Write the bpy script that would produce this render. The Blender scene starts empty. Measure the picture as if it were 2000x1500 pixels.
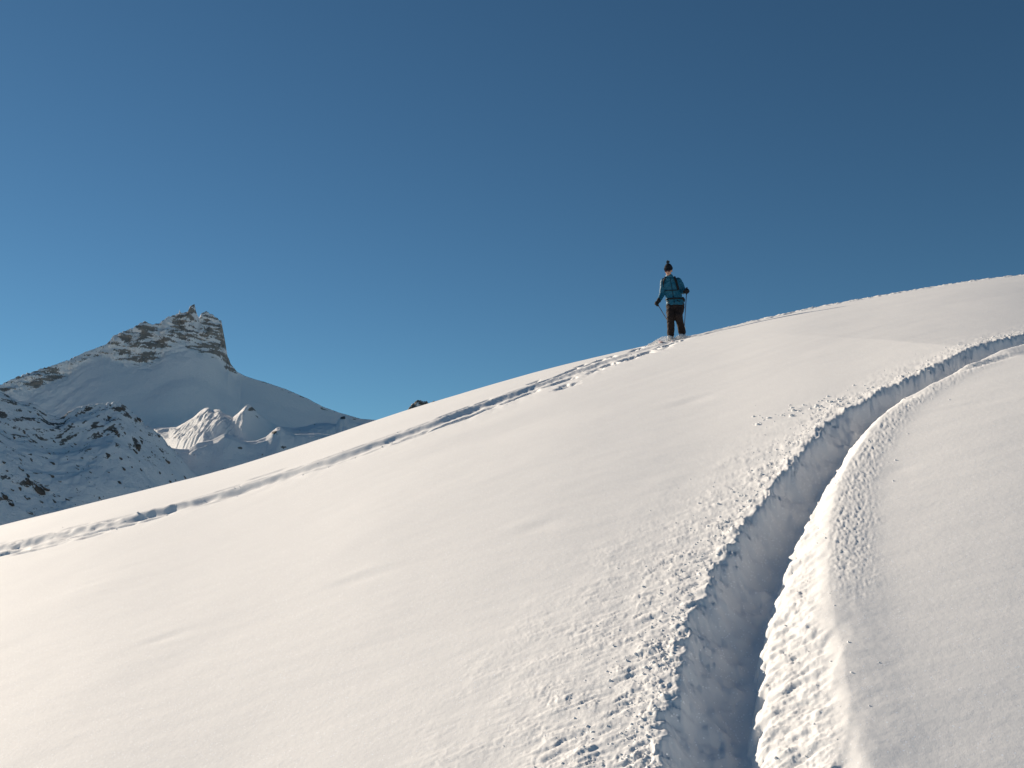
import bpy, math
import numpy as np
from mathutils import Vector, Matrix
rng = np.random.default_rng(7)
S = bpy.context.scene
COL = S.collection

# ------------------------------------------------------------------ camera, sun, sky, exposure
F = 1944.44                      # focal length in pixels of the 2000 px wide photograph
YH = 1040.0                      # row of the horizon
PITCH = math.atan((YH - 750) / F)
cam_d = bpy.data.cameras.new('camera'); cam_d.lens = 35.0; cam_d.sensor_width = 36.0
cam_d.clip_start = 0.05; cam_d.clip_end = 20000
cam = bpy.data.objects.new('camera', cam_d); COL.objects.link(cam)
cam.rotation_euler = (math.pi / 2 + PITCH, 0, 0)
S.camera = cam
SUN_AZ, SUN_EL = math.radians(39), math.radians(21.5)     # azimuth counted from -x towards +y
sdir = Vector((-math.cos(SUN_AZ) * math.cos(SUN_EL), math.sin(SUN_AZ) * math.cos(SUN_EL), math.sin(SUN_EL)))
ld = bpy.data.lights.new('sun', 'SUN'); ld.energy = 5.0; ld.angle = math.radians(0.53); ld.color = (1.0, 0.86, 0.69)
sun = bpy.data.objects.new('sun', ld); COL.objects.link(sun)
sun.rotation_euler = sdir.to_track_quat('Z', 'Y').to_euler()
W = bpy.data.worlds.new('World'); S.world = W; W.use_nodes = True
wn = W.node_tree.nodes; wl = W.node_tree.links
sky = wn.new('ShaderNodeTexSky'); sky.sky_type = 'NISHITA'; sky.sun_disc = False
sky.sun_elevation = SUN_EL
sky.sun_rotation = math.atan2(sdir.x, sdir.y)
sky.altitude = 3200; sky.air_density = 1.0; sky.dust_density = 0.3; sky.ozone_density = 1.6
tint = wn.new('ShaderNodeMix'); tint.data_type = 'RGBA'; tint.blend_type = 'MULTIPLY'; tint.inputs[0].default_value = 1
tint.inputs[7].default_value = (0.57, 0.91, 0.98, 1)      # deep clear high altitude blue
wl.new(sky.outputs[0], tint.inputs[6]); wl.new(tint.outputs[2], wn['Background'].inputs[0]); wn['Background'].inputs[1].default_value = 0.0565
S.view_settings.view_transform = 'Standard'; S.view_settings.look = 'None'
S.view_settings.exposure = 0.29; S.view_settings.gamma = 1.0; S.view_settings.use_curve_mapping = False
S.cycles.max_bounces = 8; S.cycles.diffuse_bounces = 5; S.cycles.sample_clamp_indirect = 4

# ------------------------------------------------------------------ helpers
def sstep(a, b, x):
    t = np.clip((x - a) / (b - a), 0, 1); return t * t * (3 - 2 * t)
_G = np.random.default_rng(3).uniform(0, 2 * np.pi, 4096)
_GX, _GY = np.cos(_G).astype(np.float32), np.sin(_G).astype(np.float32)
def perlin(x, y, seed=0):
    x = np.asarray(x, np.float64); y = np.asarray(y, np.float64)
    xi = np.floor(x).astype(np.int64); yi = np.floor(y).astype(np.int64)
    xf = (x - xi).astype(np.float32); yf = (y - yi).astype(np.float32)
    u = xf * xf * xf * (xf * (xf * 6 - 15) + 10); v = yf * yf * yf * (yf * (yf * 6 - 15) + 10)
    def g(i, j, dx, dy):
        h = (i * 73856093) ^ (j * 19349663) ^ (seed * 83492791 + 1013)
        h = (h ^ (h >> 13)) * 1274126177
        h = (h ^ (h >> 16)) & 4095
        return _GX[h] * dx + _GY[h] * dy
    a = g(xi, yi, xf, yf); b = g(xi + 1, yi, xf - 1, yf)
    c = g(xi, yi + 1, xf, yf - 1); d = g(xi + 1, yi + 1, xf - 1, yf - 1)
    return (a + u * (b - a) + v * ((c + u * (d - c)) - (a + u * (b - a)))) * 1.5
def fbm(x, y, n=4, seed=0, gain=.5, lac=2.03):
    o = 0; a = 1.0
    for i in range(n):
        o = o + a * perlin(x, y, seed + i * 17); x = x * lac + 7.3; y = y * lac - 3.1; a *= gain
    return o
def billow(x, y, n=3, seed=0):
    o = 0; a = 1.0
    for i in range(n):
        o = o + a * (0.45 - np.abs(perlin(x, y, seed + i * 13))); x = x * 2.1 + 1.7; y = y * 2.1 + 9.2; a *= .5
    return o
def link(o, parent=None):
    COL.objects.link(o)
    if parent is not None: o.parent = parent
    return o
def mesh_from(name, V, Fc, mat=None, smooth=True, parent=None):
    me = bpy.data.meshes.new(name)
    V = np.asarray(V, np.float32); Fc = np.asarray(Fc, np.int32)
    me.vertices.add(len(V)); me.vertices.foreach_set('co', V.ravel())
    k = Fc.shape[1]
    me.loops.add(Fc.size); me.loops.foreach_set('vertex_index', Fc.ravel())
    me.polygons.add(len(Fc))
    me.polygons.foreach_set('loop_start', np.arange(0, Fc.size, k, dtype=np.int32))
    me.polygons.foreach_set('loop_total', np.full(len(Fc), k, np.int32))
    me.update(calc_edges=True)
    me.polygons.foreach_set('use_smooth', np.full(len(Fc), smooth))
    if mat: me.materials.append(mat)
    return link(bpy.data.objects.new(name, me), parent)
def grid_faces(n, m, wrap=False):
    i = np.arange(n - 1)[:, None]; j = np.arange(m if wrap else m - 1)[None, :]
    j1 = (j + 1) % m
    return np.stack([i * m + j, i * m + j1, (i + 1) * m + j1, (i + 1) * m + j], -1).reshape(-1, 4)
def tag(o, label=None, cat=None, group=None, kind=None):
    if label: o['label'] = label
    if cat: o['category'] = cat
    if group: o['group'] = group
    if kind: o['kind'] = kind
    return o
def empty(name, loc, rz=0):
    o = bpy.data.objects.new(name, None); o.location = loc; o.rotation_euler = (0, 0, rz)
    o.empty_display_size = .1
    return link(o)

# ------------------------------------------------------------------ materials
def N(nt, t, **kw):
    n = nt.nodes.new(t)
    for k, v in kw.items():
        if k.startswith('i_'): n.inputs[k[2:].replace('_', ' ')].default_value = v
        else: setattr(n, k, v)
    return n
def base_mat(name, col, rough=.6, spec=.3):
    m = bpy.data.materials.new(name); m.use_nodes = True
    b = m.node_tree.nodes['Principled BSDF']
    b.inputs['Base Color'].default_value = (*col, 1); b.inputs['Roughness'].default_value = rough
    b.inputs['Specular IOR Level'].default_value = spec
    return m, m.node_tree, b
SNOW = (0.87, 0.865, 0.86)
def snow_mat(name='snow', fine=True, glints=True):
    m, nt, b = base_mat(name, SNOW, .75, .15)
    L = nt.links
    tc = N(nt, 'ShaderNodeTexCoord')
    if fine:
        n1 = N(nt, 'ShaderNodeTexNoise', i_Scale=260.0, i_Detail=3.0, i_Roughness=.6)
        n2 = N(nt, 'ShaderNodeTexNoise', i_Scale=38.0, i_Detail=3.0, i_Roughness=.55)
        L.new(tc.outputs['Object'], n1.inputs['Vector']); L.new(tc.outputs['Object'], n2.inputs['Vector'])
        b1 = N(nt, 'ShaderNodeBump'); b1.inputs['Strength'].default_value = .28; b1.inputs['Distance'].default_value = .0025
        b2 = N(nt, 'ShaderNodeBump'); b2.inputs['Strength'].default_value = .22; b2.inputs['Distance'].default_value = .006
        L.new(n1.outputs[0], b1.inputs['Height']); L.new(n2.outputs[0], b2.inputs['Height'])
        L.new(b2.outputs[0], b1.inputs['Normal']); L.new(b1.outputs[0], b.inputs['Normal'])
    if glints:
        # rare crystal facets: each Voronoi cell has its own facet direction, most cells have none
        out = nt.nodes['Material Output']; prev = b.outputs[0]
        for sc, rad, keep in ((90.0, .19, .72), (30.0, .075, .85)):
            vo = N(nt, 'ShaderNodeTexVoronoi', i_Scale=sc); L.new(tc.outputs['Object'], vo.inputs['Vector'])
            sep = N(nt, 'ShaderNodeSeparateColor'); L.new(vo.outputs['Color'], sep.inputs[0])
            g1 = N(nt, 'ShaderNodeMath', operation='GREATER_THAN'); g1.inputs[1].default_value = keep
            L.new(sep.outputs[0], g1.inputs[0])
            g2 = N(nt, 'ShaderNodeMath', operation='LESS_THAN'); g2.inputs[1].default_value = rad
            L.new(vo.outputs['Distance'], g2.inputs[0])
            mu = N(nt, 'ShaderNodeMath', operation='MULTIPLY'); L.new(g1.outputs[0], mu.inputs[0]); L.new(g2.outputs[0], mu.inputs[1])
            vm = N(nt, 'ShaderNodeVectorMath', operation='SUBTRACT'); L.new(vo.outputs['Color'], vm.inputs[0]); vm.inputs[1].default_value = (.5, .5, .5)
            vs = N(nt, 'ShaderNodeVectorMath', operation='SCALE'); L.new(vm.outputs[0], vs.inputs[0]); vs.inputs['Scale'].default_value = 3.2
            geo = N(nt, 'ShaderNodeNewGeometry')
            va = N(nt, 'ShaderNodeVectorMath', operation='ADD'); L.new(vs.outputs[0], va.inputs[0]); L.new(geo.outputs['Normal'], va.inputs[1])
            vn = N(nt, 'ShaderNodeVectorMath', operation='NORMALIZE'); L.new(va.outputs[0], vn.inputs[0])
            gl = N(nt, 'ShaderNodeBsdfGlossy'); gl.inputs['Roughness'].default_value = .36; L.new(vn.outputs[0], gl.inputs['Normal'])
            L.new(mu.outputs[0], gl.inputs['Color']); mx = N(nt, 'ShaderNodeAddShader'); L.new(prev, mx.inputs[0]); L.new(gl.outputs[0], mx.inputs[1])
            prev = mx.outputs[0]
        L.new(prev, out.inputs['Surface'])
    return m
M_snow = snow_mat()
M_crumb = snow_mat('snow_crumbs', glints=False)
def mountain_mat(name, rock_a, rock_b, sc=.05):
    m, nt, b = base_mat(name, SNOW, .85, .1); L = nt.links
    at = N(nt, 'ShaderNodeAttribute', attribute_name='rock')
    tc = N(nt, 'ShaderNodeTexCoord')
    mp = N(nt, 'ShaderNodeMapping'); mp.inputs['Scale'].default_value = (1, 1, 2.6); L.new(tc.outputs['Object'], mp.inputs['Vector'])
    nz = N(nt, 'ShaderNodeTexNoise', i_Scale=sc * 4, i_Detail=5.0, i_Roughness=.65); L.new(mp.outputs[0], nz.inputs['Vector'])
    a = N(nt, 'ShaderNodeMath', operation='MULTIPLY_ADD'); L.new(nz.outputs[0], a.inputs[0]); a.inputs[1].default_value = .9; L.new(at.outputs['Fac'], a.inputs[2])
    r = N(nt, 'ShaderNodeMapRange'); L.new(a.outputs[0], r.inputs['Value']); r.inputs['From Min'].default_value = .92; r.inputs['From Max'].default_value = 1.0
    n2 = N(nt, 'ShaderNodeTexNoise', i_Scale=sc * 1.3, i_Detail=4.0); L.new(mp.outputs[0], n2.inputs['Vector'])
    rc = N(nt, 'ShaderNodeValToRGB'); L.new(n2.outputs[0], rc.inputs[0])
    rc.color_ramp.elements[0].position = .35; rc.color_ramp.elements[0].color = (*rock_a, 1)
    rc.color_ramp.elements[1].position = .65; rc.color_ramp.elements[1].color = (*rock_b, 1)
    mx = N(nt, 'ShaderNodeMix', data_type='RGBA'); mx.inputs[6].default_value = (*SNOW, 1)
    L.new(r.outputs[0], mx.inputs[0]); L.new(rc.outputs[0], mx.inputs[7]); L.new(mx.outputs[2], b.inputs['Base Color'])
    bp = N(nt, 'ShaderNodeBump'); bp.inputs['Strength'].default_value = .6; bp.inputs['Distance'].default_value = 2.0
    L.new(nz.outputs[0], bp.inputs['Height']); L.new(bp.outputs[0], b.inputs['Normal'])
    return m
M_peak = mountain_mat('peak_rock_and_snow', (.22, .205, .19), (.34, .31, .27))  # peak rock tones lightened, distance haze is painted into the colour
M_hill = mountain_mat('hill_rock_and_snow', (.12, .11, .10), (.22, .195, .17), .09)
def rock_mat():
    m, nt, b = base_mat('boulder_rock', (.12, .1, .085), .9, .1); L = nt.links
    geo = N(nt, 'ShaderNodeNewGeometry'); sp = N(nt, 'ShaderNodeSeparateXYZ'); L.new(geo.outputs['Normal'], sp.inputs[0])
    tc = N(nt, 'ShaderNodeTexCoord')
    nz = N(nt, 'ShaderNodeTexNoise', i_Scale=1.2, i_Detail=5.0, i_Roughness=.65); L.new(tc.outputs['Object'], nz.inputs['Vector'])
    a = N(nt, 'ShaderNodeMath', operation='MULTIPLY_ADD'); L.new(nz.outputs[0], a.inputs[0]); a.inputs[1].default_value = .9; L.new(sp.outputs[2], a.inputs[2])
    r = N(nt, 'ShaderNodeMapRange'); L.new(a.outputs[0], r.inputs['Value']); r.inputs['From Min'].default_value = 1.16; r.inputs['From Max'].default_value = 1.25
    rc = N(nt, 'ShaderNodeValToRGB'); L.new(nz.outputs[0], rc.inputs[0])
    rc.color_ramp.elements[0].position = .35; rc.color_ramp.elements[0].color = (.06, .05, .043, 1)
    rc.color_ramp.elements[1].position = .7; rc.color_ramp.elements[1].color = (.17, .14, .115, 1)
    mx = N(nt, 'ShaderNodeMix', data_type='RGBA'); L.new(r.outputs[0], mx.inputs[0]); L.new(rc.outputs[0], mx.inputs[6]); mx.inputs[7].default_value = (*SNOW, 1)
    L.new(mx.outputs[2], b.inputs['Base Color'])
    return m
M_rock = rock_mat()

# ------------------------------------------------------------------ the snow slope
H0 = 1.7
YS = 24.0                        # how far up the slope rolls over out of sight
POL = (-0.142, -0.072, 0.286, 0.151)
GU = [-3, -.7, -0.515, -0.412, -0.309, -0.226, -0.136, -0.051, 0.051, 0.152, 0.212, 0.286, 0.361, 0.499, .8, 3]
GR = np.array([0, 0, 2.8, 0.9, -7.1, -5.8, 3.1, 7.0, 6.6, -1.1, -4.9, -1.2, -3.0, 2.9, 0, 0]) / F
_gu = np.linspace(-3, 3, 2401); _gr = np.interp(_gu, GU, GR)
_k = np.exp(-(np.arange(-50, 51) / 16.0) ** 2); _k /= _k.sum(); _gr = np.convolve(_gr, _k, 'same')
def slope_S(u):
    c = np.clip(u, -.75, .75)
    d = 3 * POL[0] * c * c + 2 * POL[1] * c + POL[2]
    return POL[0] * c ** 3 + POL[1] * c * c + POL[2] * c + POL[3] + (u - c) * d
def smax(a, b, w):
    return np.logaddexp(a / w, b / w) * w
def base_h(x, y):
    R = np.hypot(x, y)
    ye = np.maximum(y, .6)
    z = -H0 + ye * slope_S(x / ye) + 2 * H0 * y / YS - H0 * (y / YS) ** 2
    z = z + np.minimum(ye, 30) * np.interp(x / ye, _gu, _gr) * sstep(.5, 6, y)
    z = z + .05 * np.clip(x - .9, 0, 3) ** 2 * np.exp(-(y / 8.0) ** 2) * sstep(-2, 1, y)
    z = smax(z, -150.0 + 0 * x, 12.0)
    return np.where(R > 120, np.minimum(z, -148 + 148 * np.exp(-(R - 120) / 120.) + 20), z)
def ray(px, py):
    a = (px - 1000) / F; b = (750 - py) / F; cp, sp = math.cos(PITCH), math.sin(PITCH)
    return np.array([a, cp - b * sp, sp + b * cp])
def on_slope(px, py):
    r = ray(px, py); r = r / r[1]; t = np.linspace(.5, 45, 20000)
    z = base_h(r[0] * t, t) - r[2] * t
    i = np.argmax(z > 0) if (z > 0).any() else int(np.argmax(z))
    return np.array([r[0] * t[i], t[i], r[2] * t[i]])
SK = (3.71, 22.0)                # where the skier stands
# path of the deep ski track (x as a function of y, at its floor) and of the far track (y as a function of x)
_kk = np.exp(-(np.arange(-60, 61) / 22.0) ** 2); _kk /= _kk.sum()
T = np.array([on_slope(*q)[:2] for q in [(1443, 1500), (1450, 1300), (1474, 1170), (1520, 1060), (1582, 950), (1650, 850), (1715, 785), (1853, 722), (1998, 668)]])
e = T[-1] - T[-2]; e /= np.hypot(*e); n0 = T[0]
TY = np.concatenate([[-6, 0, 2.0], T[:, 1], [T[-1, 1] + 4 * e[1], 32]])
TX = np.concatenate([[n0[0] - .30 * (n0[1] + 6), n0[0] - .28 * n0[1], n0[0] - .27 * (n0[1] - 2.0)], T[:, 0], [T[-1, 0] + 4.2 * e[0], T[-1, 0] + (32 - T[-1, 1]) * 1.15 * e[0] / e[1]]])
_ty = np.linspace(-6, 30, 1801); _tx = np.interp(_ty, TY, TX)
_tx = np.convolve(np.pad(_tx, 60, mode='reflect', reflect_type='odd'), _kk, 'valid')
_tdx = np.gradient(_tx, _ty)
_tq = np.cumsum(np.sqrt(1 + _tdx ** 2)) * (_ty[1] - _ty[0])
T2 = np.array([on_slope(*q)[:2] for q in [(0, 1072), (200, 1027), (420, 970), (600, 915), (700, 882), (800, 845), (900, 809), (1100, 737), (1250, 686)]])
FX = np.concatenate([[-14, T2[0, 0] - 2], T2[:, 0], [SK[0], 5.6, 8.6, 12, 17.3, 30]])
FY = np.concatenate([[T2[0, 1] + 1.5, T2[0, 1] + .25], T2[:, 1], [SK[1], 23.2, 24.0, 24.6, 25.2, 26]])
_fx = np.linspace(-14, 30, 2201); _fy = np.interp(_fx, FX, FY)
_fy = np.convolve(np.pad(_fy, 60, mode='reflect', reflect_type='odd'), _kk, 'valid')
_fdy = np.gradient(_fy, _fx)
_fq = np.cumsum(np.sqrt(1 + _fdy ** 2)) * (_fx[1] - _fx[0])
print('T', T.round(2).tolist()); print('T2', T2.round(2).tolist())

def deep_track(x, y):
    """height change made by the deep ski track, from the signed distance s to its floor"""
    m = np.interp(y, _ty, _tdx); s = (x - np.interp(y, _ty, _tx)) / np.sqrt(1 + m * m)
    out = np.zeros_like(x); sel = (np.abs(s) < 1.6) & (y > -5.5) & (y < 29.5)
    s = s[sel]; X = x[sel]; Y = y[sel]
    q = np.interp(Y, _ty, _tq)                                # arc length along the track
    far = sstep(4.2, 7.5, Y)
    big = fbm(X * 3.1, Y * 3.1, 2, 5); mid = fbm(X * 9, Y * 9, 3, 11)
    # thrown lumps, drawn out across the track
    wx = s * 8 + .5 * mid; wq = q * 27 + 1.0 * mid
    cl = billow(wx, wq, 3, 21); cl2 = billow(s * 26 + 2, q * 74, 2, 31); cs = perlin(X * 85, Y * 85, 41)
    teeth = fbm(q * 11, s * 4.0, 4, 45, .62)
    rim, crest = -.24 + .040 * far, .34 - .19 * sstep(3.2, 5.8, Y)
    sj = s + .028 * big + .020 * mid + .036 * teeth * (1 - .85 * sstep(rim - .02, rim + .07, s))
    depth = .180 - .070 * far + .012 * big
    t = np.clip((sj - rim) / (-.02 - rim), 0, 1)
    tr = t * t / (t + .10) * 1.10
    wall = 1 - (1 - np.clip(tr, 0, 1)) ** 1.65
    tb = fbm(q * 17, s * 5 + 9, 4, 48, .6)
    r1 = np.clip((s + .012 * mid + .024 * tb - .03) / .050, 0, 1); r2 = np.clip((s + .012 * mid - .06) / (crest - .06), 0, 1)
    right = .60 * r1 * (2 - r1) + .40 * (1 - (1 - r2) ** 1.4)
    z = -depth * wall * (1 - right)
    # berm to the left, thrown snow fading out down the slope
    reach = (.36 - .17 * far) * (1 + .35 * big)
    bl = np.where(sj < rim, np.exp(-np.clip(rim - sj, 0, None) / reach), sstep(rim + .13, rim + .01, sj))
    bl *= (1 - sstep(.7, 1.2, rim - sj))
    pat = sstep(-.35, .35, fbm(X * 5, Y * 5, 2, 47))
    z += bl * (.018 + (.5 + .6 * pat) * (.018 * cl + .006 * cl2 + .008 * mid) + .001 * cs)
    # lumpy left wall
    wl_ = sstep(rim - .02, rim + .06, sj) * (1 - sstep(-.06, .0, sj))
    z += wl_ * (.022 * mid + .016 * big + .030 * fbm(X * 5 + 3, Y * 5, 2, 57) + .006 * cl + .010 * fbm(X * 16, Y * 16, 2, 58))
    # lit bank on the right: rough below, smooth along the lip
    fl = sstep(.03, .08, s) * (1 - sstep(crest - .12, crest - .01, s))
    z += fl * (.0065 * cl + .004 * cl2 + .0008 * cs + .006 * mid + .008 * tb)
    lip = np.where(s < crest, np.exp(-((s - crest) / .07) ** 2), np.exp(-((s - crest) / .16) ** 2))
    z += lip * (.014 + .0015 * mid)
    rb = sstep(crest - .02, crest + .04, s) * (1 - sstep(crest + .10, crest + .24, s + .04 * mid)) * sstep(3.7, 4.5, Y) * (1 - sstep(6.6, 8.5, Y))
    z += rb * (.007 * cl2 + .004 * cl + .001 * cs)
    # a few boot sized dents near the lip
    dn = sstep(.35, .6, perlin(q * 3.1, s * 5, 49)) * np.exp(-((s - crest + .05) / .06) ** 2)
    z -= dn * .006
    out[sel] = z
    return out

def far_track(x, y):
    m = np.interp(x, _fx, _fdy); s = (y - np.interp(x, _fx, _fy)) / np.sqrt(1 + m * m)
    out = np.zeros_like(x); sel = (np.abs(s) < 1.8) & (x > -13.5) & (x < 29)
    s = s[sel]; X = x[sel]; Y = y[sel]
    q = np.interp(X, _fx, _fq)
    big = fbm(X * 1.7, Y * 1.7, 2, 55); mid = fbm(X * 5, Y * 5, 3, 61); cl = billow(q * 5, s * 11, 3, 71)
    rgt = sstep(2.0, 4.5, X); lft = sstep(-3.0, -5.5, X)
    sj = s + .020 * big + (.006 + .014 * lft) * mid
    rgt = sstep(-1.0, 2.2, X); br = np.clip(.85 + .55 * fbm(q * .9, s * 0, 2, 66) + .25 * fbm(q * 4, s * 2, 2, 67), .35, 1.3); top = .036 * (1 - .72 * rgt) * br + .004 * cl; low = -(.064 - .040 * rgt) * br
    z = np.where(sj > .17, top * np.exp(-np.clip(sj - .17, 0, None) / .30),
        np.where(sj > .0, low + (top - low) * np.clip(sj / .17, 0, 1), low * np.exp(-(np.clip(-sj, 0, None) / .75) ** 1.5)))
    z += sstep(-.6, -.1, s) * (1 - sstep(.3, .6, s)) * (.003 + .010 * lft) * (cl + mid)
    # shallow dashes left by skis and poles on both sides: a soft ramp and a small step
    rd = np.random.default_rng(41)
    for k in range(280):
        q0 = rd.uniform(0, 30); sd_ = rd.choice([-1, 1]); s0 = (-.10 if sd_ < 0 else .42) + sd_ * rd.exponential(.19); ln = rd.uniform(.10, .42); am = rd.uniform(.018, .046)
        if -.18 < s0 < .30: s0 -= .25
        if sd_ > 0: am *= .85
        if q0 < 14.5: am *= 1.15; ln *= 1.3
        m_ = (np.abs(q - q0) < ln * 1.6) & (np.abs(s - s0) < .45)
        if not m_.any(): continue
        t = s[m_] - s0 - .02 * mid[m_] - .10 * (q[m_] - q0) * rd.uniform(-1, 1); e = 1 - sstep(.55, 1.0, np.abs(q[m_] - q0) / ln + .25 * mid[m_])
        z[m_] -= am * e * np.where(t < 0, np.clip(1 + t / .32, 0, 1) ** 1.5, np.clip(1 - t / .075, 0, 1))
    # crumbled edge where the track runs along the crest
    cr = sstep(4.5, 6, X) * np.exp(-(s / .30) ** 2)
    z += cr * (.015 + .028 * cl + .018 * mid)
    out[sel] = z
    return out

def soft_marks(x, y):
    """wind scoops and old half filled marks in the open snow"""
    z = np.zeros_like(x)
    for (cx, cy, ln, wd, an, d) in MARKS:
        dx, dy = x - cx, y - cy; ca, sa = math.cos(an), math.sin(an)
        a = dx * ca + dy * sa; b = -dx * sa + dy * ca
        q = (a / ln) ** 2 + (b / wd) ** 2
        k = q < 9
        z[k] += -d * np.exp(-q[k]) + .5 * d * np.exp(-(a[k] / ln) ** 2 - ((b[k] - 1.6 * wd) / wd) ** 2)
    return z

MARKS = []
for (ax, ay, bx, by, wd, d) in [(995, 1045, 1110, 1008, .07, .016), (630, 1152, 770, 1114, .06, .014), (250, 1268, 380, 1232, .05, .013),
                                (1275, 960, 1365, 935, .08, .014), (1300, 795, 1400, 770, .12, .02), (1720, 930, 1790, 905, .05, .008), (760, 905, 1150, 800, .35, .03), (1545, 810, 1630, 782, .05, .012),
                                (1770, 815, 2000, 770, .035, .007), (1815, 745, 2000, 690, .022, .055), (1748, 792, 1800, 765, .035, .05), (1768, 772, 1792, 758, .03, .04)]:
    A, B = on_slope(ax, ay), on_slope(bx, by)
    d *= .42; wd *= 1.5
    MARKS.append(((A[0] + B[0]) / 2, (A[1] + B[1]) / 2, math.hypot(*(B - A)[:2]) / 2 * .8, wd, math.atan2(B[1] - A[1], B[0] - A[0]), d))

def slope_h(x, y):
    z = base_h(x, y)
    R = np.hypot(x, y)
    z = z + .011 * fbm(x * .33, y * .33, 3, 91) * (1 - sstep(60, 100, R))
    wv = (x * .80 + y * .60, -x * .60 + y * .80)
    z = z + .0020 * fbm(wv[0] * .35, wv[1] * 1.5, 3, 93) * sstep(-.25, .45, fbm(x * .22, y * .22, 2, 94)) * (1 - sstep(30, 60, R))
    z = z + .0016 * fbm(x * 2.2 - y * .8, y * 5.0 + x * 1.3, 4, 95) * (1 - sstep(30, 60, R))
    z = z + 6 * fbm(x * .01, y * .01, 4, 97) * sstep(90, 300, R)
    return z + deep_track(x, y) + far_track(x, y) + soft_marks(x, y)

def build_slope():
    th = [math.atan(-.62)]
    while th[-1] < math.atan(.62):
        u = math.tan(th[-1]); st = .00092 if -.10 < u < .54 else .0019
        th.append(th[-1] + st)
    th = np.array(th); rest = np.linspace(th[-1], th[0] + 2 * np.pi, 130)[1:-1]
    th = np.concatenate([th, rest])
    r = [.03]
    while r[-1] < 6000:
        q = r[-1]
        if q < 2.2: d = max(.02, q * .09) if q < 1.4 else .018
        elif q < 40: d = min(max(.0038, .00068 * q * q), .052 if q < 25.5 else .16)
        else: d = q * .06
        r.append(q + d)
    r = np.array(r)
    RR, TT = np.meshgrid(r, th, indexing='ij')
    x = RR * np.sin(TT); y = RR * np.cos(TT)
    z = slope_h(x.ravel(), y.ravel())
    V = np.stack([x.ravel(), y.ravel(), z], -1)
    Fc = grid_faces(len(r), len(th), True)[:, ::-1]
    print('slope grid', len(r), len(th), len(Fc))
    o = mesh_from('snow_slope', V, Fc, M_snow)
    tag(o, 'wide smooth sunlit snow slope rising to the right with ski tracks cut in it', kind='structure')
build_slope()

# ------------------------------------------------------------------ mountains
def interp(pts, x):
    p = np.array(pts, float); return np.interp(x, p[:, 0], p[:, 1])
def ridge(name, crest, pxs, Yc, front, back, relief, rockf, mat, label, smooth=1.0):
    """crest: silhouette as (bearing px, row) points; Yc(px): distance of the crest; front/back: arrays of plan offsets;
    relief(X, Z, D, px) -> (dy, drop); rockf -> rock mask"""
    px = np.asarray(pxs, float); yc = Yc(px)
    u = (px - 1000) / F / math.cos(PITCH)
    row = interp(crest, px)
    # bearing/elevation of a picture point
    b = (750 - row) / F; cpv, spv = math.cos(PITCH), math.sin(PITCH)
    uu = ((px - 1000) / F) / (cpv - b * spv); el = (spv + b * cpv) / (cpv - b * spv)
    zc = el * yc
    D = np.concatenate([-np.asarray(back)[::-1], np.asarray(front)])      # D>0 towards the camera
    PX, DD = np.meshgrid(px, D, indexing='ij'); YC = yc[:, None] + 0 * DD; ZC = zc[:, None] + 0 * DD; UU = uu[:, None] + 0 * DD
    for sg, d0, d1 in ((14, 0, 40), (50, 15, 90), (130, 40, 190)):             # crest detail dies out down the face
        k = np.exp(-(np.arange(-3 * sg, 3 * sg + 1) / sg) ** 2); k /= k.sum()
        zs = np.convolve(np.pad(zc, 3 * sg, mode='reflect', reflect_type='odd'), k, 'valid')
        ZC = ZC + (zs[:, None] - ZC) * sstep(d0, d1, np.abs(DD)) * smooth
    dy, z = relief(PX, DD, YC, ZC)
    Y = YC - DD + dy; X = UU * (YC - DD)
    V = np.stack([X, Y, z], -1).reshape(-1, 3)
    Fc = grid_faces(len(px), len(D))[:, ::-1]
    o = mesh_from(name, V, Fc, mat)
    rk = rockf(PX, DD, X, Y, z, ZC).astype(np.float32).ravel()
    at = o.data.attributes.new('rock', 'FLOAT', 'POINT'); at.data.foreach_set('value', rk)
    tag(o, label, kind='structure')
    return o, V.reshape(len(px), len(D), 3)

crestA = [(-120, 790), (-60, 775), (0, 752), (14, 745), (36, 735), (79, 721), (108, 712), (134, 703), (168, 687), (182, 682), (209, 672), (221, 656), (250, 644), (266, 637), (275, 630), (283, 627), (291, 632), (300, 634), (314, 630), (322, 622), (336, 616), (349, 613), (351, 605), (353, 612), (367, 608), (371, 599), (376, 596), (380, 593), (382, 606), (389, 622), (394, 611), (403, 608), (413, 614), (432, 626), (434, 637), (439, 663), (444, 694), (451, 711), (463, 726), (478, 734), (495, 740), (520, 747), (558, 760), (600, 778), (630, 794), (660, 805), (705, 818), (732, 820), (800, 840), (900, 880)]
rockH = [(-120, 25), (0, 30), (60, 40), (120, 35), (180, 20), (205, 25), (230, 60), (270, 88), (300, 90), (330, 75), (370, 82), (410, 80), (430, 78), (440, 55), (447, 22), (465, 8), (480, 2), (900, 0)]
def YA(px): return 1500 + .62 * (px - 380)
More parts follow.
